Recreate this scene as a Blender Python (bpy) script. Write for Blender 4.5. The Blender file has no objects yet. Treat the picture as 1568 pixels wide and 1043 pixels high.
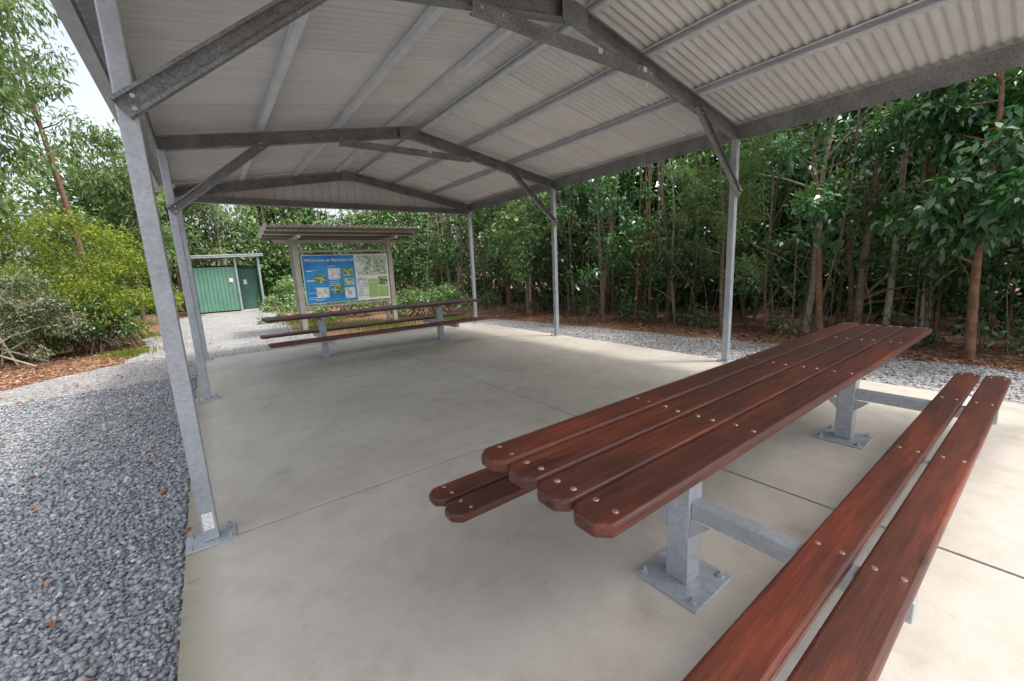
import bpy, bmesh, math, random
import numpy as np
from mathutils import Vector, Matrix
random.seed(7); rng=np.random.default_rng(11)
S=0.85
scene=bpy.context.scene
COL=bpy.context.collection
ROOTS=[]
def link(o,parent=None):
    COL.objects.link(o)
    if parent is not None: o.parent=parent
    else: ROOTS.append(o)
    return o
def empty(name,loc=(0,0,0)):
    o=bpy.data.objects.new(name,None); o.empty_display_size=.3; o.location=loc
    return link(o)
# ---------------------------------------------------------------- materials
def mat(name):
    m=bpy.data.materials.new(name); m.use_nodes=True
    nt=m.node_tree; b=nt.nodes['Principled BSDF']
    return m,nt,b
def N(nt,t,**k):
    n=nt.nodes.new(t)
    for a,v in k.items(): setattr(n,a,v)
    return n
def coords(nt,scale=(1,1,1),kind='Object'):
    tc=N(nt,'ShaderNodeTexCoord'); mp=N(nt,'ShaderNodeMapping'); mp.inputs['Scale'].default_value=scale
    nt.links.new(tc.outputs[kind],mp.inputs[0]); return mp.outputs[0]
def noise(nt,vec,scale,detail=4,rough=.6):
    n=N(nt,'ShaderNodeTexNoise'); n.inputs['Scale'].default_value=scale; n.inputs['Detail'].default_value=detail; n.inputs['Roughness'].default_value=rough
    nt.links.new(vec,n.inputs['Vector']); return n.outputs['Fac']
def ramp(nt,fac,stops):
    r=N(nt,'ShaderNodeValToRGB'); e=r.color_ramp.elements
    while len(e)<len(stops): e.new(.5)
    for el,(p,c) in zip(e,stops):
        el.position=p; el.color=(c[0],c[1],c[2],1)
    nt.links.new(fac,r.inputs[0]); return r.outputs[0]
def mix(nt,a,b,fac,mode='MIX'):
    m=N(nt,'ShaderNodeMix',data_type='RGBA',blend_type=mode)
    for s,v in ((m.inputs[0],fac),(m.inputs[6],a),(m.inputs[7],b)):
        if isinstance(v,(int,float)): s.default_value=v
        elif isinstance(v,tuple): s.default_value=(v[0],v[1],v[2],1)
        else: nt.links.new(v,s)
    return m.outputs[2]
def mth(nt,op,a,b=None,clamp=False):
    m=N(nt,'ShaderNodeMath',operation=op,use_clamp=clamp)
    for s,v in zip(m.inputs,(a,b)):
        if v is None: continue
        if isinstance(v,(int,float)): s.default_value=v
        else: nt.links.new(v,s)
    return m.outputs[0]
def bump(nt,b,h,strength,dist=.01):
    n=N(nt,'ShaderNodeBump'); n.inputs['Strength'].default_value=strength; n.inputs['Distance'].default_value=dist
    nt.links.new(h,n.inputs['Height']); nt.links.new(n.outputs[0],b.inputs['Normal'])

def galv(name,c1,c2,metal=.35,rough=.5,sp=60,lo=.8,hi=1.08):
    m,nt,b=mat(name); v=coords(nt)
    vo=N(nt,'ShaderNodeTexVoronoi'); vo.inputs['Scale'].default_value=sp; nt.links.new(v,vo.inputs['Vector'])
    n1=noise(nt,v,4,5)
    sep=N(nt,'ShaderNodeSeparateColor'); nt.links.new(vo.outputs['Color'],sep.inputs[0])
    a=ramp(nt,sep.outputs[0],[(0,c1),(1,c2)])
    c=mix(nt,a,ramp(nt,n1,[(.3,(lo,lo,lo)),(.65,(hi,hi,hi))]),.9,'MULTIPLY')
    nt.links.new(c,b.inputs['Base Color']); b.inputs['Metallic'].default_value=metal; b.inputs['Roughness'].default_value=rough
    return m
M_GALV=galv('galvanised_steel',(.38,.41,.45),(.46,.50,.55),.25,.38,55)
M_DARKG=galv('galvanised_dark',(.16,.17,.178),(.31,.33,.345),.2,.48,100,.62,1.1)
M_PURL=galv('purlin_steel',(.64,.68,.73),(.72,.76,.81),.1,.35,40,.85,1.05)
def roofmat(laps=True):
    m,nt,b=mat('roof_sheet'); v=coords(nt)
    n=noise(nt,v,1.3,5); n2=noise(nt,coords(nt,(1,14,1)),1.2,3)
    c=mix(nt,ramp(nt,n,[(.3,(.605,.61,.605)),(.7,(.70,.705,.70))]),ramp(nt,n2,[(.3,(.86,.86,.86)),(.7,(1,1,1))]),.7,'MULTIPLY')
    if laps:
        sx=N(nt,'ShaderNodeSeparateXYZ'); nt.links.new(v,sx.inputs[0])
        q=mth(nt,'DIVIDE',sx.outputs[1],.762); fl=mth(nt,'FLOOR',q); fr=mth(nt,'FRACT',q)
        wn=N(nt,'ShaderNodeTexWhiteNoise',noise_dimensions='1D'); nt.links.new(fl,wn.inputs['W'])
        c=mix(nt,c,ramp(nt,wn.outputs['Value'],[(0,(.92,.92,.92)),(1,(1.03,1.03,1.02))]),1.,'MULTIPLY')
        c=mix(nt,c,ramp(nt,fr,[(0,(.62,.62,.62)),(.022,(1,1,1))]),.9,'MULTIPLY')
    nt.links.new(c,b.inputs['Base Color']); b.inputs['Roughness'].default_value=.45; return m
M_ROOF=roofmat(); M_CLAD=roofmat(False)
def timber():
    m,nt,b=mat('stained_timber')
    tc=N(nt,'ShaderNodeTexCoord'); 
    at=N(nt,'ShaderNodeAttribute'); at.attribute_name='bid'
    ad=N(nt,'ShaderNodeVectorMath',operation='ADD'); nt.links.new(tc.outputs['Object'],ad.inputs[0])
    mu=N(nt,'ShaderNodeVectorMath',operation='SCALE'); mu.inputs['Scale'].default_value=7.3
    cb=N(nt,'ShaderNodeCombineXYZ'); nt.links.new(at.outputs['Fac'],cb.inputs[0]); nt.links.new(at.outputs['Fac'],cb.inputs[2])
    nt.links.new(cb.outputs[0],mu.inputs[0]); nt.links.new(mu.outputs[0],ad.inputs[1])
    mp=N(nt,'ShaderNodeMapping'); mp.inputs['Scale'].default_value=(1.4,22,22); nt.links.new(ad.outputs[0],mp.inputs[0])
    g=noise(nt,mp.outputs[0],2.4,9,.70)
    mp2=N(nt,'ShaderNodeMapping'); mp2.inputs['Scale'].default_value=(.9,4,4); nt.links.new(ad.outputs[0],mp2.inputs[0])
    big=noise(nt,mp2.outputs[0],1.1,4,.55)
    a=ramp(nt,g,[(.30,(.048,.017,.012)),(.5,(.090,.027,.018)),(.70,(.145,.046,.030))])
    o=ramp(nt,g,[(.30,(.13,.026,.013)),(.5,(.23,.046,.021)),(.72,(.33,.085,.042))])
    f=ramp(nt,big,[(.48,(0,0,0)),(.72,(1,1,1))])
    c=mix(nt,a,o,f)
    mp3=N(nt,'ShaderNodeMapping'); mp3.inputs['Scale'].default_value=(2.2,8,8); nt.links.new(ad.outputs[0],mp3.inputs[0])
    kn=noise(nt,mp3.outputs[0],1.6,2,.4)
    c=mix(nt,c,ramp(nt,kn,[(.24,(.35,.35,.35)),(.32,(1,1,1))]),.8,'MULTIPLY')
    nt.links.new(c,b.inputs['Base Color'])
    nt.links.new(ramp(nt,g,[(.3,(.50,.50,.50)),(.7,(.32,.32,.32))]),b.inputs['Roughness'])
    bump(nt,b,g,.4,.005); return m
M_WOOD=timber()
def concrete():
    m,nt,b=mat('concrete'); v=coords(nt)
    n=noise(nt,v,.7,6,.6); n2=noise(nt,v,5,6,.65); n3=noise(nt,v,160,2)
    c=ramp(nt,n,[(.3,(.46,.42,.365)),(.52,(.55,.51,.45)),(.72,(.61,.57,.505))])
    c=mix(nt,c,ramp(nt,n2,[(.3,(.83,.815,.79)),(.55,(1,1,1))]),.75,'MULTIPLY')
    c=mix(nt,c,ramp(nt,n3,[(.3,(.86,.86,.86)),(.6,(1.05,1.05,1.05))]),.8,'MULTIPLY')
    n4=noise(nt,v,2.3,5,.6)
    c=mix(nt,c,ramp(nt,n4,[(.30,(.76,.74,.71)),(.42,(1,1,1))]),.65,'MULTIPLY')
    n5=noise(nt,v,14,3,.5)
    c=mix(nt,c,ramp(nt,n5,[(.24,(.6,.58,.55)),(.30,(1,1,1))]),.6,'MULTIPLY')
    sx=N(nt,'ShaderNodeSeparateXYZ'); nt.links.new(v,sx.inputs[0])
    mr=N(nt,'ShaderNodeMapRange'); mr.inputs[1].default_value=-.13; mr.inputs[2].default_value=.06; mr.inputs[3].default_value=1.3; mr.inputs[4].default_value=0
    nt.links.new(sx.outputs[0],mr.inputs[0])
    mm=mth(nt,'MULTIPLY',mr.outputs[0],n2,True)
    c=mix(nt,c,(.20,.18,.10),mm)
    nt.links.new(c,b.inputs['Base Color']); b.inputs['Roughness'].default_value=.55
    bump(nt,b,n3,.25,.004); return m
M_CONC=concrete()
def plain(name,col,rough=.5,metal=0,var=.15,scale=8):
    m,nt,b=mat(name); v=coords(nt); n=noise(nt,v,scale,5)
    c=mix(nt,col,ramp(nt,n,[(.3,(1-var,)*3),(.7,(1+var,)*3)]),1.0,'MULTIPLY')
    nt.links.new(c,b.inputs['Base Color']); b.inputs['Roughness'].default_value=rough; b.inputs['Metallic'].default_value=metal; return m
def gravelmat():
    m,nt,b=mat('gravel'); v=coords(nt)
    vo=N(nt,'ShaderNodeTexVoronoi'); vo.inputs['Scale'].default_value=32; nt.links.new(v,vo.inputs['Vector'])
    sep=N(nt,'ShaderNodeSeparateColor'); nt.links.new(vo.outputs['Color'],sep.inputs[0])
    c=ramp(nt,sep.outputs[0],[(0,(.26,.27,.285)),(.6,(.41,.415,.425)),(1,(.57,.565,.55))])
    d=ramp(nt,vo.outputs['Distance'],[(.3,(1,1,1)),(.8,(.5,.5,.5))])
    c=mix(nt,c,d,1.,'MULTIPLY')
    n=noise(nt,v,.8,4)
    c=mix(nt,c,ramp(nt,n,[(.35,(.90,.87,.83)),(.65,(1.14,1.12,1.08))]),1.,'MULTIPLY')
    nt.links.new(c,b.inputs['Base Color']); b.inputs['Roughness'].default_value=.85
    inv=mth(nt,'SUBTRACT',1,vo.outputs['Distance'])
    bump(nt,b,inv,1.,.02); return m
M_GRAV=gravelmat()
def attrmat(name,stops,rough=.6,trans=0.0,gloss=.0):
    m,nt,b=mat(name); at=N(nt,'ShaderNodeAttribute'); at.attribute_name='tint'
    c=ramp(nt,at.outputs['Fac'],stops); nt.nodes.remove(b)
    out=[n for n in nt.nodes if n.type=='OUTPUT_MATERIAL'][0]
    df=N(nt,'ShaderNodeBsdfDiffuse'); nt.links.new(c,df.inputs[0]); cur=df.outputs[0]
    if trans>0:
        t=N(nt,'ShaderNodeBsdfTranslucent'); mx=N(nt,'ShaderNodeMixShader'); mx.inputs[0].default_value=trans
        c2=mix(nt,c,(1.3,1.5,.6),1.,'MULTIPLY')
        nt.links.new(c2,t.inputs[0]); nt.links.new(cur,mx.inputs[1]); nt.links.new(t.outputs[0],mx.inputs[2]); cur=mx.outputs[0]
    if gloss>0:
        gl=N(nt,'ShaderNodeBsdfGlossy'); gl.inputs['Roughness'].default_value=rough; mx=N(nt,'ShaderNodeMixShader'); mx.inputs[0].default_value=gloss
        nt.links.new(cur,mx.inputs[1]); nt.links.new(gl.outputs[0],mx.inputs[2]); cur=mx.outputs[0]
    nt.links.new(cur,out.inputs[0])
    return m
M_STONE=attrmat('gravel_stone',[(0,(.16,.172,.195)),(.5,(.31,.33,.36)),(.85,(.44,.455,.48)),(1,(.64,.63,.61))],.8)
M_LITTER=attrmat('dry_leaves',[(0,(.12,.055,.03)),(.4,(.30,.145,.085)),(.75,(.46,.26,.17)),(1,(.56,.42,.31))],.7)
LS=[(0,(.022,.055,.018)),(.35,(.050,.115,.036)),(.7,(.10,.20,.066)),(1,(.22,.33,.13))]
M_LEAF=attrmat('forest_leaves',LS,.38,.25,.07)
M_LEAFB=attrmat('forest_leaves_far',LS,.55,0)
M_LEAFD=attrmat('broad_leaves',[(0,(.02,.06,.02)),(.4,(.035,.12,.032)),(.8,(.065,.20,.055)),(1,(.15,.30,.11))],.33,.2,.10)
M_EUC=attrmat('eucalypt_leaves',[(0,(.065,.105,.05)),(.5,(.135,.20,.09)),(1,(.25,.32,.17))],.5,.3)
M_YEL=attrmat('vine_leaves',[(0,(.07,.11,.02)),(.5,(.18,.235,.045)),(1,(.34,.37,.09))],.5,.3)
M_GREY=attrmat('shrub_leaves',[(0,(.07,.095,.055)),(.5,(.16,.20,.12)),(.85,(.30,.31,.23)),(1,(.50,.42,.39))],.55,.15)
M_BARK=plain('bark',(.16,.12,.09),.9,0,.5,12)
M_BARKR=plain('bark_red',(.20,.11,.07),.9,0,.45,10)
M_BARKP=plain('bark_pale',(.34,.30,.25),.9,0,.35,10)
def soil():
    m,nt,b=mat('forest_floor'); v=coords(nt); n=noise(nt,v,9,8,.7)
    c=ramp(nt,n,[(.3,(.08,.045,.028)),(.5,(.20,.11,.065)),(.7,(.34,.21,.13))])
    nt.links.new(c,b.inputs['Base Color']); b.inputs['Roughness'].default_value=.95; bump(nt,b,n,.8,.05); return m
M_SOIL=soil()

# ---------------------------------------------------------------- geometry helpers
class B:
    def __init__(s): s.v=[]; s.f=[]; s.bid=[]
    def box(s,p0,p1,bid=0):
        x0,y0,z0=p0;x1,y1,z1=p1;n=len(s.v)
        s.v+=[(x0,y0,z0),(x1,y0,z0),(x1,y1,z0),(x0,y1,z0),(x0,y0,z1),(x1,y0,z1),(x1,y1,z1),(x0,y1,z1)]
        s.f+=[tuple(n+i for i in q) for q in ((0,3,2,1),(4,5,6,7),(0,1,5,4),(1,2,6,5),(2,3,7,6),(3,0,4,7))]
        s.bid+=[bid]*6
    def ext(s,prof,a,b,up=(0,0,1),bid=0):
        a=Vector(a);b=Vector(b);d=(b-a).normalized();up=Vector(up);v=(up-d*up.dot(d)).normalized();u=d.cross(v)
        n=len(s.v);k=len(prof)
        for p in (a,b):
            for (pu,pv) in prof: s.v.append(tuple(p+u*pu+v*pv))
        for i in range(k):
            j=(i+1)%k; s.f.append((n+i,n+j,n+k+j,n+k+i))
        s.f.append(tuple(n+i for i in reversed(range(k)))); s.f.append(tuple(n+k+i for i in range(k)))
        s.bid+=[bid]*(k+2)
    def cyl(s,c,r,h,axis=(0,0,1),seg=8,top=None):
        top=r if top is None else top
        a=Vector(c);d=Vector(axis).normalized();u=d.orthogonal().normalized();w=d.cross(u);n=len(s.v)
        for (p,rr) in ((a,r),(a+d*h,top)):
            for i in range(seg):
                t=2*math.pi*i/seg; s.v.append(tuple(p+(u*math.cos(t)+w*math.sin(t))*rr))
        for i in range(seg):
            j=(i+1)%seg; s.f.append((n+i,n+j,n+seg+j,n+seg+i))
        s.f.append(tuple(n+i for i in reversed(range(seg)))); s.f.append(tuple(n+seg+i for i in range(seg)))
        s.bid+=[0]*(seg+2)
    def tube(s,pts,rad,seg=7):
        n=len(s.v);m=len(pts)
        P=[Vector(p) for p in pts]
        for i,p in enumerate(P):
            d=(P[min(i+1,m-1)]-P[max(i-1,0)]).normalized(); u=d.cross(Vector((.3,1,.1))).normalized(); w=d.cross(u)
            for k in range(seg):
                t=2*math.pi*k/seg; s.v.append(tuple(p+(u*math.cos(t)+w*math.sin(t))*rad[i]))
        for i in range(m-1):
            for k in range(seg):
                j=(k+1)%seg; s.f.append((n+i*seg+k,n+i*seg+j,n+(i+1)*seg+j,n+(i+1)*seg+k)); s.bid.append(0)
    def obj(s,name,m,parent=None,bevel=0,smooth=False,loc=(0,0,0)):
        me=bpy.data.meshes.new(name); me.from_pydata(s.v,[],s.f); me.materials.append(m)
        at=me.attributes.new('bid','FLOAT','FACE'); at.data.foreach_set('value',s.bid[:len(me.polygons)])
        bm=bmesh.new(); bm.from_mesh(me); bmesh.ops.recalc_face_normals(bm,faces=bm.faces); bm.to_mesh(me); bm.free()
        if smooth: me.polygons.foreach_set('use_smooth',[True]*len(me.polygons))
        o=bpy.data.objects.new(name,me); o.location=loc; link(o,parent)
        if bevel:
            md=o.modifiers.new('b','BEVEL'); md.width=bevel; md.segments=3; md.limit_method='ANGLE'; md.angle_limit=math.radians(40)
        return o
def cprof(w,h,l=.02,t=.006,flip=False):
    p=[(-w/2,-h/2),(w/2,-h/2),(w/2,-h/2+l),(w/2-t,-h/2+l),(w/2-t,-h/2+t),(-w/2+t,-h/2+t),(-w/2+t,h/2-t),(w/2-t,h/2-t),(w/2-t,h/2-l),(w/2,h/2-l),(w/2,h/2),(-w/2,h/2)]
    if flip: p=[(-a,b) for a,b in p]
    return p
def rect(w,h): return [(-w/2,-h/2),(w/2,-h/2),(w/2,h/2),(-w/2,h/2)]

# ---------------------------------------------------------------- ground
def polyobj(name,pts,z,m,jit=0,step=.35):
    q=[]
    for i,p in enumerate(pts):
        a=np.array(p,float);b=np.array(pts[(i+1)%len(pts)],float);L=np.linalg.norm(b-a);k=max(1,int(L/step))
        for t in range(k):
            c=a+(b-a)*t/k; q.append((c[0]+rng.normal()*jit,c[1]+rng.normal()*jit,z))
    me=bpy.data.meshes.new(name); me.from_pydata(q,[],[tuple(range(len(q)))]); me.materials.append(m)
    o=bpy.data.objects.new(name,me); return link(o)
g=polyobj('ground',[(-150,-150),(150,-150),(150,150),(-150,150)],-.06,M_SOIL,0,400)
GP=[(-9,-9),(8.6,-9),(8.5,-2.8),(8.45,.1),(7.9,6.0),(7.5,8.2),(5,8.6),(2.6,8.9),(2.3,12),(2.4,17),(3.2,21.8),(-.8,21.8),(-1.2,17),(-1.5,13),(-1.2,10.5),(-1.5,8.8),(-2.7,7.4),(-5,6.2),(-9,5)]
gravel=polyobj('gravel_path',GP,-.035,M_GRAV,.06)
slab=empty('concrete_slab')
xs=[(-.13,3.163),(3.183,6.62)]; ys=[(-7.2,-3.83),(-3.81,-.06),(-.04,3.755),(3.775,7.52)]
b=B()
for x0,x1 in xs:
    for y0,y1 in ys: b.box((x0,y0,-.10),(x1,y1,0))
b.obj('slab_panels',M_CONC,slab,bevel=.005)
b=B(); b.box((-.1,-7.1,-.12),(6.6,7.5,-.012)); b.obj('joint_filler',plain('joint_dark',(.07,.065,.06),.9),slab)

def inpoly(X,Y,P):
    ins=np.zeros(len(X),bool); n=len(P)
    for i in range(n):
        x1,y1=P[i];x2,y2=P[(i+1)%n]
        if y1==y2: continue
        c=((y1>Y)!=(y2>Y))&(X<(x2-x1)*(Y-y1)/(y2-y1)+x1); ins^=c
    return ins
def meshnp(name,V,F,tint,m,parent=None,k=4):
    me=bpy.data.meshes.new(name); nf=len(F)
    me.vertices.add(len(V)); me.vertices.foreach_set('co',V.astype(np.float32).ravel())
    me.loops.add(nf*k); me.loops.foreach_set('vertex_index',F.astype(np.int32).ravel())
    me.polygons.add(nf); me.polygons.foreach_set('loop_start',np.arange(0,nf*k,k,dtype=np.int32))
    try: me.polygons.foreach_set('loop_total',np.full(nf,k,dtype=np.int32))
    except Exception: pass
    me.update(calc_edges=True)
    a=me.attributes.new('tint','FLOAT','FACE'); a.data.foreach_set('value',tint.astype(np.float32))
    me.materials.append(m); o=bpy.data.objects.new(name,me); return link(o,parent)
def stones(regs):
    C=[]
    for (x0,x1,y0,y1,n) in regs:
        X=rng.uniform(x0,x1,n);Y=rng.uniform(y0,y1,n);k=inpoly(X,Y,GP)&~((X>-.15)&(X<6.64)&(Y<7.54)); C.append(np.c_[X[k],Y[k]])
    C=np.vstack(C);n=len(C); r=rng.uniform(.008,.019,n)
    z=-.035+r*rng.uniform(.2,.9,n)
    base=np.array([(1,0,0),(0,1,0),(-1,0,0),(0,-1,0),(0,0,1),(0,0,-1)],float)
    V=base[None]*(1+rng.uniform(-.35,.45,(n,6,1)))+rng.normal(0,.22,(n,6,3)); V*=r[:,None,None]; V[:,:,2]*=.8
    V+=np.c_[C,z][:,None,:]
    f=np.array([(0,1,4),(1,2,4),(2,3,4),(3,0,4),(1,0,5),(2,1,5),(3,2,5),(0,3,5)])
    F=(np.arange(n)[:,None,None]*6+f[None]).reshape(-1,3)
    t=np.repeat(np.clip(rng.beta(2,2.4,n)+(rng.random(n)>.985)*.5,0,1),8)
    meshnp('gravel_stones',V.reshape(-1,3),F,t,M_STONE,gravel,3)
stones([(-2.6,-.1,-1.8,2.5,32000),(-3.6,-.1,2.5,6,11000),(6.6,8.8,-4,6,5000)])

# ---------------------------------------------------------------- leaves
def unit(a): return a/np.maximum(np.linalg.norm(a,axis=-1,keepdims=True),1e-9)
def leaves(name,C,D,Nn,L,Wr,tint,m,parent=None):
    D=unit(D);Sd=unit(np.cross(D,Nn));Nn=np.cross(Sd,D);L=L[:,None];W=L*Wr
    v0=C;v1=C+D*L*.42+Sd*W*.5+Nn*L*.08;v2=C+D*L-Nn*L*.06;v3=C+D*L*.42-Sd*W*.5+Nn*L*.08
    V=np.stack([v0,v1,v2,v3],1).reshape(-1,3); n=len(C)
    F=np.arange(n*4).reshape(n,4)
    return meshnp(name,V,F,np.clip(tint,0,1),m,parent)
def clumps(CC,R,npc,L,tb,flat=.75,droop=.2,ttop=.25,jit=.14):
    k=len(CC); idx=np.repeat(np.arange(k),npc); n=len(idx)
    d=unit(rng.normal(size=(n,3))); rr=R[idx]*rng.random(n)**.45
    off=d*rr[:,None]; off[:,2]*=flat
    P=CC[idx]+off
    P+=.12*R[idx][:,None]*np.sin(P[:,[1,2,0]]*9+idx[:,None])
    D=d*.7+rng.normal(size=(n,3))*.6; D[:,2]-=droop
    Nn=rng.normal(size=(n,3))*.55+np.array([0,0,1.])+d*.3
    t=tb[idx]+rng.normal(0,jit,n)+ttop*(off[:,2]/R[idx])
    Ls=L*rng.uniform(.6,1.35,n)
    return P,D,Nn,Ls,t
def cat(parts): return [np.concatenate(x) for x in zip(*parts)]

def litter(name,regs,size,m,par=None):
    Cs=[]
    for (x0,x1,y0,y1,n,mode) in regs:
        X=rng.uniform(x0,x1,n);Y=rng.uniform(y0,y1,n); g=inpoly(X,Y,GP)
        s=(X>-.1)&(X<6.6)&(Y<7.5)&(Y>-7.2)
        k=~g if mode=='out' else (g&~s) if mode=='in' else s
        zz={'out':-.05,'in':-.012,'slab':.004}[mode]
        Cs.append(np.c_[X[k],Y[k],np.full(k.sum(),zz)+rng.uniform(0,.02 if mode!='slab' else .003,k.sum())])
    C=np.vstack(Cs);n=len(C);D=rng.normal(size=(n,3));D[:,2]*=.12;Nn=rng.normal(size=(n,3))*.25+np.array([0,0,1.])
    leaves(name,C,D,Nn,size*rng.uniform(.5,1.4,n),.4,rng.beta(2,2,n),m,par)
litter('leaf_litter',[(7.9,10.5,-5,10,15000,'out'),(-8,0,5,12.5,18000,'out'),(-3.5,0,-2,9,330,'in'),(6.6,8.8,-4,8,600,'in'),(-4,-.5,5,9,300,'in'),(-1,6,7.5,12,200,'in')],.07,M_LITTER)

PATH=np.array([(9.9,-12),(9.8,-6),(9.6,-2),(9.4,3),(9.1,8.5),(8.8,12),(8.6,16),(7.2,21),(5.5,26),(1,28),(-2.6,26),(-3.2,20),(-4.2,15.5),(-6,12),(-9,10),(-15,8)],float)
seg=np.diff(PATH,axis=0);sl=np.linalg.norm(seg,axis=1);cum=np.r_[0,np.cumsum(sl)]
def onpath(s,depth):
    i=np.clip(np.searchsorted(cum,s,side='right')-1,0,len(seg)-1); t=(s-cum[i])/sl[i]
    p=PATH[i]+seg[i]*t[:,None]; nrm=np.c_[seg[i][:,1],-seg[i][:,0]]/sl[i][:,None]
    return p+nrm*depth[:,None]
def fn(P,f=1.0):
    x,y,z=P[:,0]*f,P[:,1]*f,P[:,2]*f
    return np.sin(1.7*x+1.1*y+.6)+np.sin(2.3*y-1.9*z+1.3)+np.sin(2.9*z+1.3*x+2.1)+.7*np.sin(4.1*y+3.3*z)
def layer(s0,s1,n,d0,d1,z0,z1,r0,r1,npc,L,tb,gap=-.6,zpow=1.0,tv=.2,**kw):
    s=rng.uniform(s0,s1,n);dp=rng.uniform(d0,d1,n);p=onpath(s,dp)
    z=z0+(z1-z0)*rng.random(n)**zpow
    CC=np.c_[p,z]; k=fn(CC)>gap; CC=CC[k]
    R=rng.uniform(r0,r1,len(CC)); t=np.full(len(CC),tb)+tv*np.sin(CC[:,1]*1.3+CC[:,2])+rng.normal(0,.14,len(CC))
    return clumps(CC,R,npc,L,t,**kw)
sR=cum[5]; sB=cum[8]; sL=cum[10]; sE=cum[-1]; s1=cum[1]
def put(name,parts,wr,m):
    a=cat(parts); leaves(name,a[0],a[1],a[2],a[3],wr,a[4],m)
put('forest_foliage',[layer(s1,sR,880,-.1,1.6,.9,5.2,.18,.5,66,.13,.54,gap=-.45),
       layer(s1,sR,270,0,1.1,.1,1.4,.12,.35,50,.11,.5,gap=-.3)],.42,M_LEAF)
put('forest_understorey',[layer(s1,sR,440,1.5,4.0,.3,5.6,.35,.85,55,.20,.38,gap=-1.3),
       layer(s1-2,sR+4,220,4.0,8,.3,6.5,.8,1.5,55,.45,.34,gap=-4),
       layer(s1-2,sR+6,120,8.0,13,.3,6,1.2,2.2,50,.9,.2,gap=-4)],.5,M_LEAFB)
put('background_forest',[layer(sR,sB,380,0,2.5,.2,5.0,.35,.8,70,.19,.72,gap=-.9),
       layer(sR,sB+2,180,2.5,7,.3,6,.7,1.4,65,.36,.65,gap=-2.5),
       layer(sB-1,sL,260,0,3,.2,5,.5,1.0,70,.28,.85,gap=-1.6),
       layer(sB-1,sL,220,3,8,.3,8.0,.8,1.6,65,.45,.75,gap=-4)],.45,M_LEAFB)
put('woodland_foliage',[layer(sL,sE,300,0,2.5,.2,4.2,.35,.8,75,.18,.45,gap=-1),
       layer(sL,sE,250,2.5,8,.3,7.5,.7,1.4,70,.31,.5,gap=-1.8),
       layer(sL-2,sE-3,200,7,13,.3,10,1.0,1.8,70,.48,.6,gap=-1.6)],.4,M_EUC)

def trunkpts(x,y,h,lean,wob,n=9):
    a=rng.uniform(0,6.28);pts=[];ph=rng.uniform(0,6,2)
    for i in range(n):
        t=i/(n-1); pts.append((x+math.cos(a)*lean*t*h+wob*math.sin(t*5+ph[0])*t,y+math.sin(a)*lean*t*h+wob*math.sin(t*6+ph[1])*t,-.06+t*h))
    return pts
for nm,m,cnt in (('forest_trunks',M_BARK,110),('forest_trunks_red',M_BARKR,26),('forest_trunks_pale',M_BARKP,26)):
    b=B()
    for i in range(cnt):
        s=rng.uniform(s1-1,sB+3,1);p=onpath(s,np.array([rng.uniform(-.1,2.4)]))[0]; r=rng.choice([.018,.025,.03,.04,.055,.075]); h=rng.uniform(4.5,7.5)
        pts=trunkpts(p[0],p[1],h,rng.uniform(0,.16),rng.uniform(.05,.3)); b.tube(pts,[r*(1-.6*k/8) for k in range(9)])
        for q in range(5):
            k=rng.integers(1,7); st=Vector(pts[k]); d=Vector((rng.normal(),rng.normal(),rng.uniform(.2,1.2))).normalized()*rng.uniform(.6,1.6)
            b.tube([st,st+d*.5+Vector((0,0,.05)),st+d],[r*.4,r*.28,r*.1],5)
    b.obj(nm,m,None,smooth=True)
b=B()
for i in range(130):
    s=rng.uniform(s1-1,sR,1);p=onpath(s,np.array([rng.uniform(-.1,1.4)]))[0]
    pts=trunkpts(p[0],p[1],rng.uniform(1.5,5),rng.uniform(.1,.5),rng.uniform(.1,.5)); r=rng.uniform(.005,.012); b.tube(pts,[r]*9,5)
b.obj('forest_vines',M_BARK,None,smooth=True)

def tree(name,x,y,h,r,crown,leafL,m,bark,nb=26,npc=130,cr=.7,z0=.4,lean=.05,tb=.5,wr=.4,droop=.3,ball=1.0):
    e=empty(name); b=B(); pts=trunkpts(x,y,h,lean,.15*h/8,10); b.tube(pts,[r*(1-.75*k/9) for k in range(10)],9)
    CC=[]
    for i in range(nb):
        t=rng.uniform(z0,1.0); k=min(int(t*9),8); st=Vector(pts[k]).lerp(Vector(pts[k+1]),t*9-k)
        an=rng.uniform(0,6.28); ln=crown*(1.15-.75*abs(t-.62)*1.6)*rng.uniform(.55,1.1)
        d=Vector((math.cos(an),math.sin(an),rng.uniform(.1,.75))); end=st+d*ln
        mid=st.lerp(end,.5)+Vector((0,0,-.08*ln)); rb=r*.35*(1.1-t)+.008
        b.tube([st,mid,end],[rb,rb*.6,rb*.25],5)
        for f in (.55,.8,1.0):
            CC.append(np.array(st.lerp(end,f))+rng.normal(0,.22*crown*.5,3))
    b.obj('trunk',bark,e,smooth=True)
    CC=np.array(CC); R=rng.uniform(.55,1.15,len(CC))*cr*ball
    P=clumps(CC,R,npc,leafL,np.full(len(CC),tb)+rng.normal(0,.12,len(CC)),droop=droop)
    leaves('crown',P[0],P[1],P[2],P[3],wr,P[4],m,e); return e
tree('rainforest_tree',9.1,-2.3,4.6,.065,1.15,.16,M_LEAFD,M_BARKR,nb=28,npc=72,cr=.40,z0=.22,tb=.55,wr=.40,droop=.8)
tree('rainforest_tree',9.3,-.4,5.4,.06,1.0,.14,M_LEAFD,M_BARKR,nb=14,npc=60,cr=.35,z0=.4,lean=.10,tb=.5)
tree('rainforest_tree',9.0,4.6,5.0,.06,1.1,.13,M_LEAFD,M_BARK,nb=20,npc=70,cr=.38,z0=.2,tb=.7)
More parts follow.
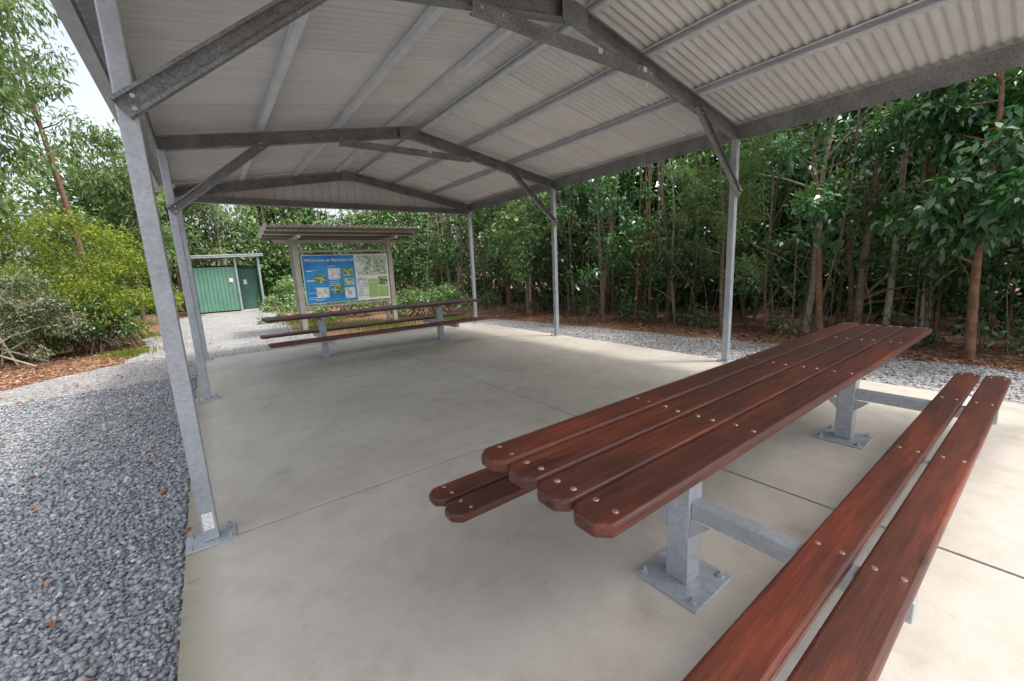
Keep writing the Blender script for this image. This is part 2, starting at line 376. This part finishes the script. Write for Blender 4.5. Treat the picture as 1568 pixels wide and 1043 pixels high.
tree('wattle_tree',9.0,1.3,3.4,.04,1.1,.08,M_EUC,M_BARK,nb=16,npc=160,cr=.34,z0=.3,tb=.4,wr=.25)
tree('rainforest_tree',8.7,7.6,5.2,.06,1.2,.14,M_LEAF,M_BARK,nb=20,npc=70,cr=.45,z0=.25,tb=.85)
tree('eucalyptus_tree',-4.4,14.0,13,.14,2.3,.2,M_EUC,M_BARKP,nb=44,npc=110,cr=.85,z0=.22,tb=.6,wr=.3,droop=.9)
tree('eucalyptus_tree',-6.0,15.5,13,.14,2.6,.24,M_EUC,M_BARKP,nb=44,npc=95,cr=1.0,z0=.2,tb=.5,wr=.32,droop=.9)
tree('eucalyptus_tree',-2.0,19,7.0,.09,1.7,.2,M_EUC,M_BARK,nb=28,npc=100,cr=.68,z0=.3,tb=.7,wr=.32,droop=.9)
tree('eucalyptus_tree',-3.0,17.5,12.0,.11,1.1,.18,M_EUC,M_BARKR,nb=12,npc=45,cr=.5,z0=.5,lean=.05,tb=.6,wr=.26,droop=.9)
tree('eucalyptus_tree',-1.0,27,8.5,.12,2.2,.28,M_EUC,M_BARK,nb=24,npc=70,cr=.8,z0=.35,tb=.75,wr=.32)
tree('eucalyptus_tree',1.2,26.5,7.0,.12,2.2,.28,M_EUC,M_BARK,nb=26,npc=70,cr=.85,z0=.2,tb=.75,wr=.32)
def shrub(name,x,y,rx,ry,h,n,npc,L,m,tb,r=.35,wr=.4,droop=.3):
    e=empty(name); th=rng.uniform(0,6.28,n); q=rng.random(n)**.5; ph=rng.random(n)
    z=h*np.sqrt(np.clip(1-q**2,0,1))*(.35+.65*ph)
    CC=np.c_[x+rx*q*np.cos(th),y+ry*q*np.sin(th),z+.05*rng.normal(size=n)+.1]
    CC[:,2]+=.25*h*.5*np.sin(CC[:,0]*2.3+CC[:,1]*1.7)*q
    P=clumps(CC,rng.uniform(.5,1.2,n)*r,npc,L,np.full(n,tb)+rng.normal(0,.16,n),droop=droop)
    leaves('foliage',P[0],P[1],P[2],P[3],wr,P[4],m,e)
    b=B()
    for i in range(22):
        c=CC[rng.integers(0,n)]; s=Vector((x+rng.normal()*.3*rx,y+rng.normal()*.3*ry,-.05)); c=Vector(c); b.tube([s,s.lerp(c,.5)+Vector((0,0,.2)),c,c+(c-s)*.12],[.025,.015,.006,.002],5)
    b.obj('stems',M_BARKP if m is M_GREY else M_BARK,e,smooth=True); return e
shrub('yellow_vine_shrub',-2.4,12.9,1.9,1.9,3.7,160,115,.095,M_YEL,.5,.42,.35,.6)
shrub('vine_shrub',-5.2,12.6,1.6,1.2,4.2,110,110,.11,M_LEAF,.62,.42,.4,.6)
shrub('grey_shrub',-3.9,10.6,1.7,1.2,2.4,110,120,.08,M_GREY,.55,.33,.35)
shrub('grey_shrub',-6.6,9.6,2.0,1.4,3.0,110,110,.09,M_GREY,.45,.4,.35)
shrub('shrub',-2.2,11.5,.9,.8,1.2,50,110,.09,M_LEAF,.4,.26)
shrub('shrub',4.2,14.2,2.6,1.2,1.0,70,75,.12,M_LEAF,.95,.28)
shrub('shrub',7.0,11.2,1.5,1.3,1.1,50,75,.12,M_LEAF,.85,.28)
shrub('shrub',3.4,20.5,.9,1.2,1.6,40,80,.14,M_LEAF,.95,.35)
def grass(name,regs,m):
    Cs=[]
    for (x,y,r,n) in regs: 
        Cs.append(np.c_[x+rng.normal(0,r,n),y+rng.normal(0,r,n),np.full(n,-.06)])
    C=np.vstack(Cs);n=len(C);D=rng.normal(size=(n,3))*.35;D[:,2]=1;Nn=rng.normal(size=(n,3));Nn[:,2]*=.2
    leaves(name,C,D,Nn,rng.uniform(.06,.2,n),.08,rng.uniform(.1,.7,n),m)
grass('grass',[(-1.5,10.2,.28,800),(3.0,10.5,.4,1200),(4.5,9.8,.6,2200),(6.5,9.5,.5,1400),(3.3,13,.6,1500),(-1.7,14,.4,500)],M_YEL)

# ---------------------------------------------------------------- shelter
sh=empty('picnic_shelter')
W=6.55; H0=3.2; RISE=.60; FR=[-3.75,0,3.84,7.37]; cx=W/2
def zr(x): return H0+RISE*(1-abs(x-cx)/cx)
col=B(); pl=B(); raf=B(); br=B(); bolts=B()
for y in FR:
    for x,sg in ((0.0,1),(W-.03,-1)):
        col.ext(rect(.088,.088),(x,y,.012),(x,y,H0+.03),up=(0,1,0))
        pl.box((x-.13,y-.10,0.001),(x+.13,y+.10,.013))
        for dx,dy in ((-.1,-.07),(.1,-.07),(-.1,.07),(.1,.07)):
            bolts.cyl((x+dx,y+dy,.013),.017,.012,seg=6); bolts.cyl((x+dx,y+dy,.025),.009,.02,seg=8)
        if y>7: continue
        xe=x+sg*1.16; ze=zr(xe)+.04
        br.ext(cprof(.05,.11,.018,.005,flip=(sg<0)),(x-sg*.02,y-.076,2.48),(xe,y-.076,ze),up=(0,0,1))
        for t in (.03,.93):
            for k in (-.03,.03):
                px=x+sg*1.16*t; pz=2.48+(ze-2.48)*t+k
                bolts.cyl((px,y-.101,pz),.012,.012,axis=(0,-1,0),seg=6)
    for sg in (-1,1):
        xa=cx+sg*(cx+.03)
        raf.ext(cprof(.075,.17,.02,.006,flip=(sg>0)),(xa,y-.01,H0+.09-.005),(cx,y-.01,H0+RISE+.09),up=(0,0,1))
    raf.box((cx-.16,y-.056,H0+RISE-.04),(cx+.16,y-.051,H0+RISE+.15))
    if y>7: continue
    raf.ext(cprof(.05,.10,.018,.006,flip=True),(2.12,y-.076,3.57),(W-2.12,y-.076,3.57),up=(0,0,1))
    for px in (2.2,2.4,W-2.2,W-2.4):
        bolts.cyl((px,y-.103,3.57),.014,.012,axis=(0,-1,0),seg=6)
col.obj('columns',M_GALV,sh,bevel=.010); pl.obj('base_plates',M_GALV,sh,bevel=.003); bolts.obj('bolts',M_GALV,sh)
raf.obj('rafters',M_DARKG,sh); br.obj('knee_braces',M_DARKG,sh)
pu=B()
PY0,PY1=-3.9,7.46
for x in (1.1,2.13,3.03,W-3.03,W-2.13,W-1.1):
    pu.ext(cprof(.07,.085,.018,.005,flip=x>cx),(x,PY0,zr(x)+.18+.045),(x,PY1,zr(x)+.18+.045),up=(0,0,1))
pu.obj('purlins',M_PURL,sh)
ev=B()
for x,fl in ((-.065,True),(W+.035,False)):
    ev.ext(cprof(.06,.2,.02,.006,flip=fl),(x,PY0,H0+.125),(x,PY1,H0+.125),up=(0,0,1))
ev.ext(cprof(.06,.13,.02,.006),(0.05,7.37-.085,3.185),(W-.08,7.37-.085,3.185))
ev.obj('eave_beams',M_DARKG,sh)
def corr(name,xa,za,xb,zb,y0,y1,pitch,amp,m,par):
    n=int((y1-y0)/pitch*8); Y=np.linspace(y0,y1,n+1); zz=amp*np.cos(2*np.pi*Y/pitch)
    V=[];F=[]
    for y,z in zip(Y,zz): V+=[(xa,y,za+z),(xb,y,zb+z)]
    for i in range(n): F.append((2*i,2*i+1,2*i+3,2*i+2))
    me=bpy.data.meshes.new(name); me.from_pydata(V,[],F); me.materials.append(m); me.polygons.foreach_set('use_smooth',[True]*len(F))
    o=bpy.data.objects.new(name,me); link(o,par); return o
zs=H0+.18+.09+.014
sl_=RISE/cx
corr('roof_sheet_left',-.24,zs-.24*sl_,cx,zs+RISE,PY0-.1,PY1+.08,.095,.013,M_ROOF,sh)
corr('roof_sheet_right',cx,zs+RISE,W+.22,zs-.22*sl_,PY0-.1,PY1+.08,.095,.013,M_ROOF,sh)
cap=B(); cap.ext([(-.17,-.03),(0,0),(.17,-.03),(.17,-.026),(0,.005),(-.17,-.026)],(cx,PY0-.1,zs+RISE+.025),(cx,PY1+.08,zs+RISE+.025)); 
cap.ext([(-.05,-.05),(.05,-.05),(.05,.05),(.045,.05),(.045,-.045),(-.045,-.045),(-.045,.05),(-.05,.05)],(-.27,PY0-.1,zs-.24*sl_-.055),(-.27,PY1+.1,zs-.24*sl_-.055))
cap.obj('ridge_cap_and_gutter',M_GALV,sh)
n=int(W/.19); V=[];F=[]
X=[]
for i in range(n+1):
    x0=i*.19
    for dx,dy in ((0,0),(.15,0),(.16,.02),(.18,.02)):
        if x0+dx<W: X.append((x0+dx,dy))
for x,dy in X: V+=[(x,7.445+dy,3.13),(x,7.445+dy,zr(x)+.26)]
for i in range(len(X)-1): F.append((2*i,2*i+2,2*i+3,2*i+1))
me=bpy.data.meshes.new('gable_cladding'); me.from_pydata(V,[],F); me.materials.append(M_CLAD); link(bpy.data.objects.new('gable_cladding',me),sh)
jb=B()
for (x,y,z) in ((3.55,-.104,3.60),(4.25,-.104,3.59),(4.33,-.058,3.47),(3.6,3.735,3.6)): jb.box((x-.03,y-.012,z-.025),(x+.03,y,z+.025))
jb.obj('frame_brackets',plain('bracket_white',(.65,.65,.62),.4),sh,bevel=.004)  # small flat white brackets on the roof frames, simplified to thin blocks
jb=B(); jb.box((-.028,-.0465,.09),(.028,-.0445,.20)); jb.obj('label',plain('label_white',(.8,.8,.8),.4,0,.3,90),sh)

# ---------------------------------------------------------------- tables
def board(b,x0,x1,y0,y1,z0,z1,bid,c=.04):
    n=len(b.v); pts=[(x0+c,y0),(x1-c,y0),(x1,y0+c),(x1,y1-c),(x1-c,y1),(x0+c,y1),(x0,y1-c),(x0,y0+c)]
    for z in (z0,z1):
        for p in pts: b.v.append((p[0],p[1],z))
    for i in range(8):
        j=(i+1)%8; b.f.append((n+i,n+j,n+8+j,n+8+i))
    b.f.append(tuple(n+i for i in reversed(range(8)))); b.f.append(tuple(n+8+i for i in range(8))); b.bid+=[bid]*10
def table(name,loc,seed):
    e=empty(name,loc); b=B(); sc=B(); rr=random.Random(seed)
    for i in range(4):
        y0=-.333+i*.170; j=rr.uniform(-.006,.006)
        board(b,-2.23+j,2.23+j,y0,y0+.156,.83+rr.uniform(0,.004),.88+rr.uniform(-.002,.002),rr.random()*5+i)
        for x in (-2.14,-1.26,0,1.26,2.14):
            for dy in (.04,.115):
                sc.cyl((x+rr.uniform(-.012,.012),y0+dy+rr.uniform(-.006,.006),.879),.013,.0055,seg=10,top=.008)
    for sg in (-1,1):
        for k in (0,1):
            y0=sg*.67-.1575+k*.17
            board(b,-2.26,2.26,y0,y0+.145,.455,.5,rr.random()*5+k+5*sg)
            for x in (-2.16,-1.26,0,1.26,2.16):
                for dy in (.035,.11):
                    sc.cyl((x+rr.uniform(-.01,.01),y0+dy,.499),.012,.0055,seg=10,top=.008)
    b.obj('boards',M_WOOD,e,bevel=.013); sc.obj('coach_screws',plain('screw_heads',(.38,.25,.20),.4,.6),e)
    f=B(); bl=B()
    for x in (-1.26,1.26):
        f.ext(rect(.115,.115),(x,0,.014),(x,0,.765),up=(0,1,0))
        f.box((x-.17,-.17,.001),(x+.17,.17,.014))
        f.box((x-.04,-.24,.786),(x+.04,.24,.829)); f.box((x-.1,-.1,.7655),(x+.1,.1,.7855))
        for sg in (-1,1):
            f.box((x-.038,min(sg*.058,sg*.83),.372),(x+.038,max(sg*.058,sg*.83),.453))
            f.ext([(0,0),(.10,0),(0,-.10)] if sg>0 else [(0,0),(0,-.10),(-.10,0)],(x-.045,sg*.0585,.371),(x-.053,sg*.0585,.371),up=(0,0,1))
        for dx in (-.13,.13):
            for dy in (-.13,.13):
                bl.cyl((x+dx,dy,.014),.02,.014,seg=6); bl.cyl((x+dx,dy,.028),.010,.018)
    for x in (-2.14,0,2.14):
        for sg in (-1,1): f.box((x-.02,sg*.67-.14,.444),(x+.02,sg*.67+.14,.4545))
        f.box((x-.02,-.31,.817),(x+.02,.31,.8295))
    f.obj('steel_frame',M_GALV,e,bevel=.006); bl.obj('anchor_bolts',M_GALV,e)
    return e
table('picnic_table',(3.2,-2.03,0),1)
table('picnic_table',(3.17,5.53,0),2)

# ---------------------------------------------------------------- information sign
sg=empty('information_sign'); yS=10.5
M_POST=plain('sign_post',(.40,.39,.34),.6)
b=B()
for x in (2.45,5.25):
    b.box((x-.07,yS-.02,-.06),(x+.07,yS+.10,2.66)); b.box((x-.05,yS+.62,-.06),(x+.05,yS+.72,2.6))
    b.box((x-.045,9.75,2.66),(x+.045,11.4,2.74))
b.box((1.9,yS-.06,2.56),(5.85,yS-.022,2.66))
for x in (2.62,5.08): b.box((x-.03,yS-.015,.6),(x+.03,yS+.03,2.5))
b.box((2.52,yS-.01,2.30),(5.18,yS+.05,2.36)); b.box((2.52,yS-.01,.66),(5.18,yS+.05,.72))
b.obj('posts_and_frame',M_POST,sg,bevel=.006)
b=B()
for y in (9.75,10.3,10.9,11.35):
    z=2.80+.13*(11.35-y)/1.6*1.2-.04; b.box((1.7,y-.03,z-.05),(6.0,y+.03,z+.02))
b.obj('roof_battens',plain('dark_batten',(.17,.16,.14),.7),sg)
n=int(4.5/.15*6); V=[];F=[]
for i in range(n+1):
    x=1.6+4.5*i/n; z=.025*math.cos(2*math.pi*x/.15); V+=[(x,9.55,2.99+z),(x,11.55,2.80+z)]
for i in range(n): F.append((2*i,2*i+2,2*i+3,2*i+1))
me=bpy.data.meshes.new('roof_sheet'); me.from_pydata(V,[],F); me.materials.append(plain('sign_roof',(.62,.61,.57),.5)); link(bpy.data.objects.new('roof_sheet',me),sg)
def rectm(name,x0,x1,z0,z1,y,m):
    b=B(); b.box((x0,y,z0),(x1,y+.006,z1)); return b.obj(name,m,sg)
PX0,PX1,PZ0,PZ1=2.56,5.13,.77,2.22
b=B(); b.box((PX0,yS-.045,PZ0),(PX1,yS-.02,PZ1)); b.obj('board',plain('board_white',(.72,.76,.74),.3,0,.04),sg)
def bluemat():
    m,nt,b=mat('poster_blue'); v=coords(nt); n=noise(nt,v,1.5,3)
    c=ramp(nt,n,[(.3,(.012,.13,.45)),(.7,(.03,.33,.65))]); nt.links.new(c,b.inputs['Base Color']); b.inputs['Roughness'].default_value=.35; return m
def photomat(name,a,c_,d,s):
    m,nt,b=mat(name); v=coords(nt); n=noise(nt,v,s,6,.7)
    c=ramp(nt,n,[(.35,a),(.5,c_),(.65,d)]); nt.links.new(c,b.inputs['Base Color']); b.inputs['Roughness'].default_value=.35; return m
yp=yS-.053
rectm('poster_blue',PX0+.02,PX0+1.50,PZ0+.02,PZ1-.02,yp,bluemat())
pg=photomat('photo_green',(.03,.08,.02),(.12,.25,.06),(.6,.6,.5),9)
pb=photomat('photo_pale',(.30,.35,.30),(.55,.62,.62),(.8,.82,.8),6)
pm=photomat('photo_map',(.10,.16,.08),(.35,.45,.30),(.75,.75,.7),12)
pl_=plain('poster_lime',(.30,.48,.16),.3,0,.1)
for (u0,u1,w0,w1,m) in ((.10,.24,.42,.60,pg),(.27,.41,.5,.72,pb),(.43,.56,.55,.72,pg),(.12,.26,.12,.33,pb),(.30,.42,.18,.40,pg),(.44,.56,.08,.3,pb),(.44,.56,.34,.5,pm),
    (.62,.98,.55,.97,pm),(.60,.68,.62,.92,pb),(.60,.72,.1,.5,pb),(.73,.85,.06,.46,pl_),(.86,.98,.06,.28,pl_),(.86,.98,.31,.5,pg)):
    rectm('photo',PX0+u0*2.57,PX0+u1*2.57,PZ0+w0*1.45,PZ0+w1*1.45,yp-.004-.001*(u0==.60),m)
cu=bpy.data.curves.new('title','FONT'); cu.body='Welcome to Beerburrum'; cu.size=.14; cu.extrude=.002
mt=plain('title_yellow',(.75,.78,.55),.4,0,.02); cu.materials.append(mt)
t=bpy.data.objects.new('title',cu); link(t,sg); t.location=(PX0+.07,yp-.004,PZ1-.2); t.rotation_euler=(math.pi/2,0,0)
b=B()
for i in range(30):
    u=random.choice([.03,.10,.27,.44,.62,.74,.87]); w=random.uniform(.04,.8); L=random.uniform(.06,.12)
    b.box((PX0+u*2.57,yp-.009,PZ0+w*1.45),(PX0+(u+L)*2.57,yp-.006,PZ0+w*1.45+.012))
b.obj('text_lines',plain('text_white',(.8,.8,.8),.4),sg)

# ---------------------------------------------------------------- green shed
sd=empty('green_shed'); M_GRN=plain('green_colorbond',(.13,.28,.21),.45,0,.12,2); M_GRND=plain('door_green',(.06,.15,.11),.5)
def ribwall(name,p0,p1,z0,z1,m,pitch=.16):
    a=Vector(p0);b_=Vector(p1);L=(b_-a).length;d=(b_-a)/L;nn=Vector((d.y,-d.x));V=[];F=[];s=0;X=[]
    while s<L:
        for q,o in ((0,0),(.6,0),(.68,.025),(.92,.025)):
            if s+q*pitch<L: X.append((s+q*pitch,o))
        s+=pitch
    for s_,o in X:
        p=a+d*s_+nn*o; V+=[(p.x,p.y,z0),(p.x,p.y,z1)]
    for i in range(len(X)-1): F.append((2*i,2*i+2,2*i+3,2*i+1))
    me=bpy.data.meshes.new(name); me.from_pydata(V,[],F); me.materials.append(m); link(bpy.data.objects.new(name,me),sd)
ribwall('wall_front',(-.25,22),(1.55,22),.1,2.25,M_GRN)
ribwall('wall_side',(1.55,22),(1.55,24.4),.1,2.25,M_GRN)
ribwall('wall_left',(-.25,24.5),(-.25,22),.1,2.25,M_GRN); ribwall('wall_back',(2.6,24.5),(-.25,24.5),.1,2.4,M_GRN)
ribwall('wall_right',(2.55,22.6),(2.55,24.5),.1,2.4,M_GRN)
b=B(); b.box((1.62,22.9,.02),(2.5,22.95,2.15)); b.obj('door',M_GRND,sd,bevel=.01)
b=B(); b.box((-.3,21.9,-.05),(2.7,24.6,.03)); b.obj('floor',M_CONC,sd)
b=B(); b.box((2.52,21.9,0),(2.6,21.98,2.72)); b.box((-.29,21.95,0),(-.2,21.99,2.3)); b.box((1.52,21.93,0),(1.6,21.97,2.7))
b.ext(rect(.05,.12),(-.5,21.75,2.74),(2.8,21.75,2.80)); b.obj('posts_and_fascia',M_GALV,sd)
b=B(); b.ext(rect(3.0,.03),(-.5,23.2,2.80),(2.8,23.2,2.86)); b.obj('roof',M_CLAD,sd)
b=B(); b.box((1.85,22.885,1.35),(2.0,22.89,1.6)); b.box((1.2,21.955,1.5),(1.36,21.96,1.7)); b.obj('notice',plain('notice_white',(.75,.75,.75),.5),sd)

# ---------------------------------------------------------------- light, sky, camera
sv=Vector((1.05,-1.10,3.25)).normalized()
w=bpy.data.worlds.new('World'); scene.world=w; w.use_nodes=True; nt=w.node_tree
bg=nt.nodes['Background']; sk=nt.nodes.new('ShaderNodeTexSky'); sk.sky_type='NISHITA'; sk.sun_disc=False
sk.sun_elevation=math.asin(sv.z); sk.sun_rotation=math.atan2(sv.x,sv.y); sk.air_density=1.0; sk.dust_density=5.0; sk.ozone_density=.5
hs=nt.nodes.new('ShaderNodeHueSaturation'); hs.inputs['Saturation'].default_value=.4
nt.links.new(sk.outputs[0],hs.inputs['Color']); nt.links.new(hs.outputs[0],bg.inputs[0]); bg.inputs[1].default_value=.36
ld=bpy.data.lights.new('sun','SUN'); ld.energy=2.3; ld.angle=math.radians(6); ld.color=(1,.955,.90)
lo=bpy.data.objects.new('sun',ld); COL.objects.link(lo); lo.rotation_euler=sv.to_track_quat('Z','Y').to_euler(); lo.location=(5,-5,20)
yaw,pitch,roll=.6327,.178,.0473
f=Vector((math.sin(yaw)*math.cos(pitch),math.cos(yaw)*math.cos(pitch),-math.sin(pitch))); r=Vector((math.cos(yaw),-math.sin(yaw),0)); d=f.cross(r)
r2=r*math.cos(roll)+d*math.sin(roll); d2=-r*math.sin(roll)+d*math.cos(roll)
Mx=Matrix((( r2.x,-d2.x,-f.x),(r2.y,-d2.y,-f.y),(r2.z,-d2.z,-f.z))).to_4x4()
cd=bpy.data.cameras.new('camera'); cd.lens=626.5/1568*36; cd.sensor_width=36; cd.clip_start=.05; cd.clip_end=1000
co=bpy.data.objects.new('camera',cd); COL.objects.link(co); Mx.translation=Vector((.1912,-3.0366,1.6))*S; co.matrix_world=Mx
scene.camera=co
for o in ROOTS:
    o.location=o.location*S; o.scale=(S,S,S)
scene.view_settings.view_transform='Standard'; scene.view_settings.look='None'; scene.view_settings.exposure=0
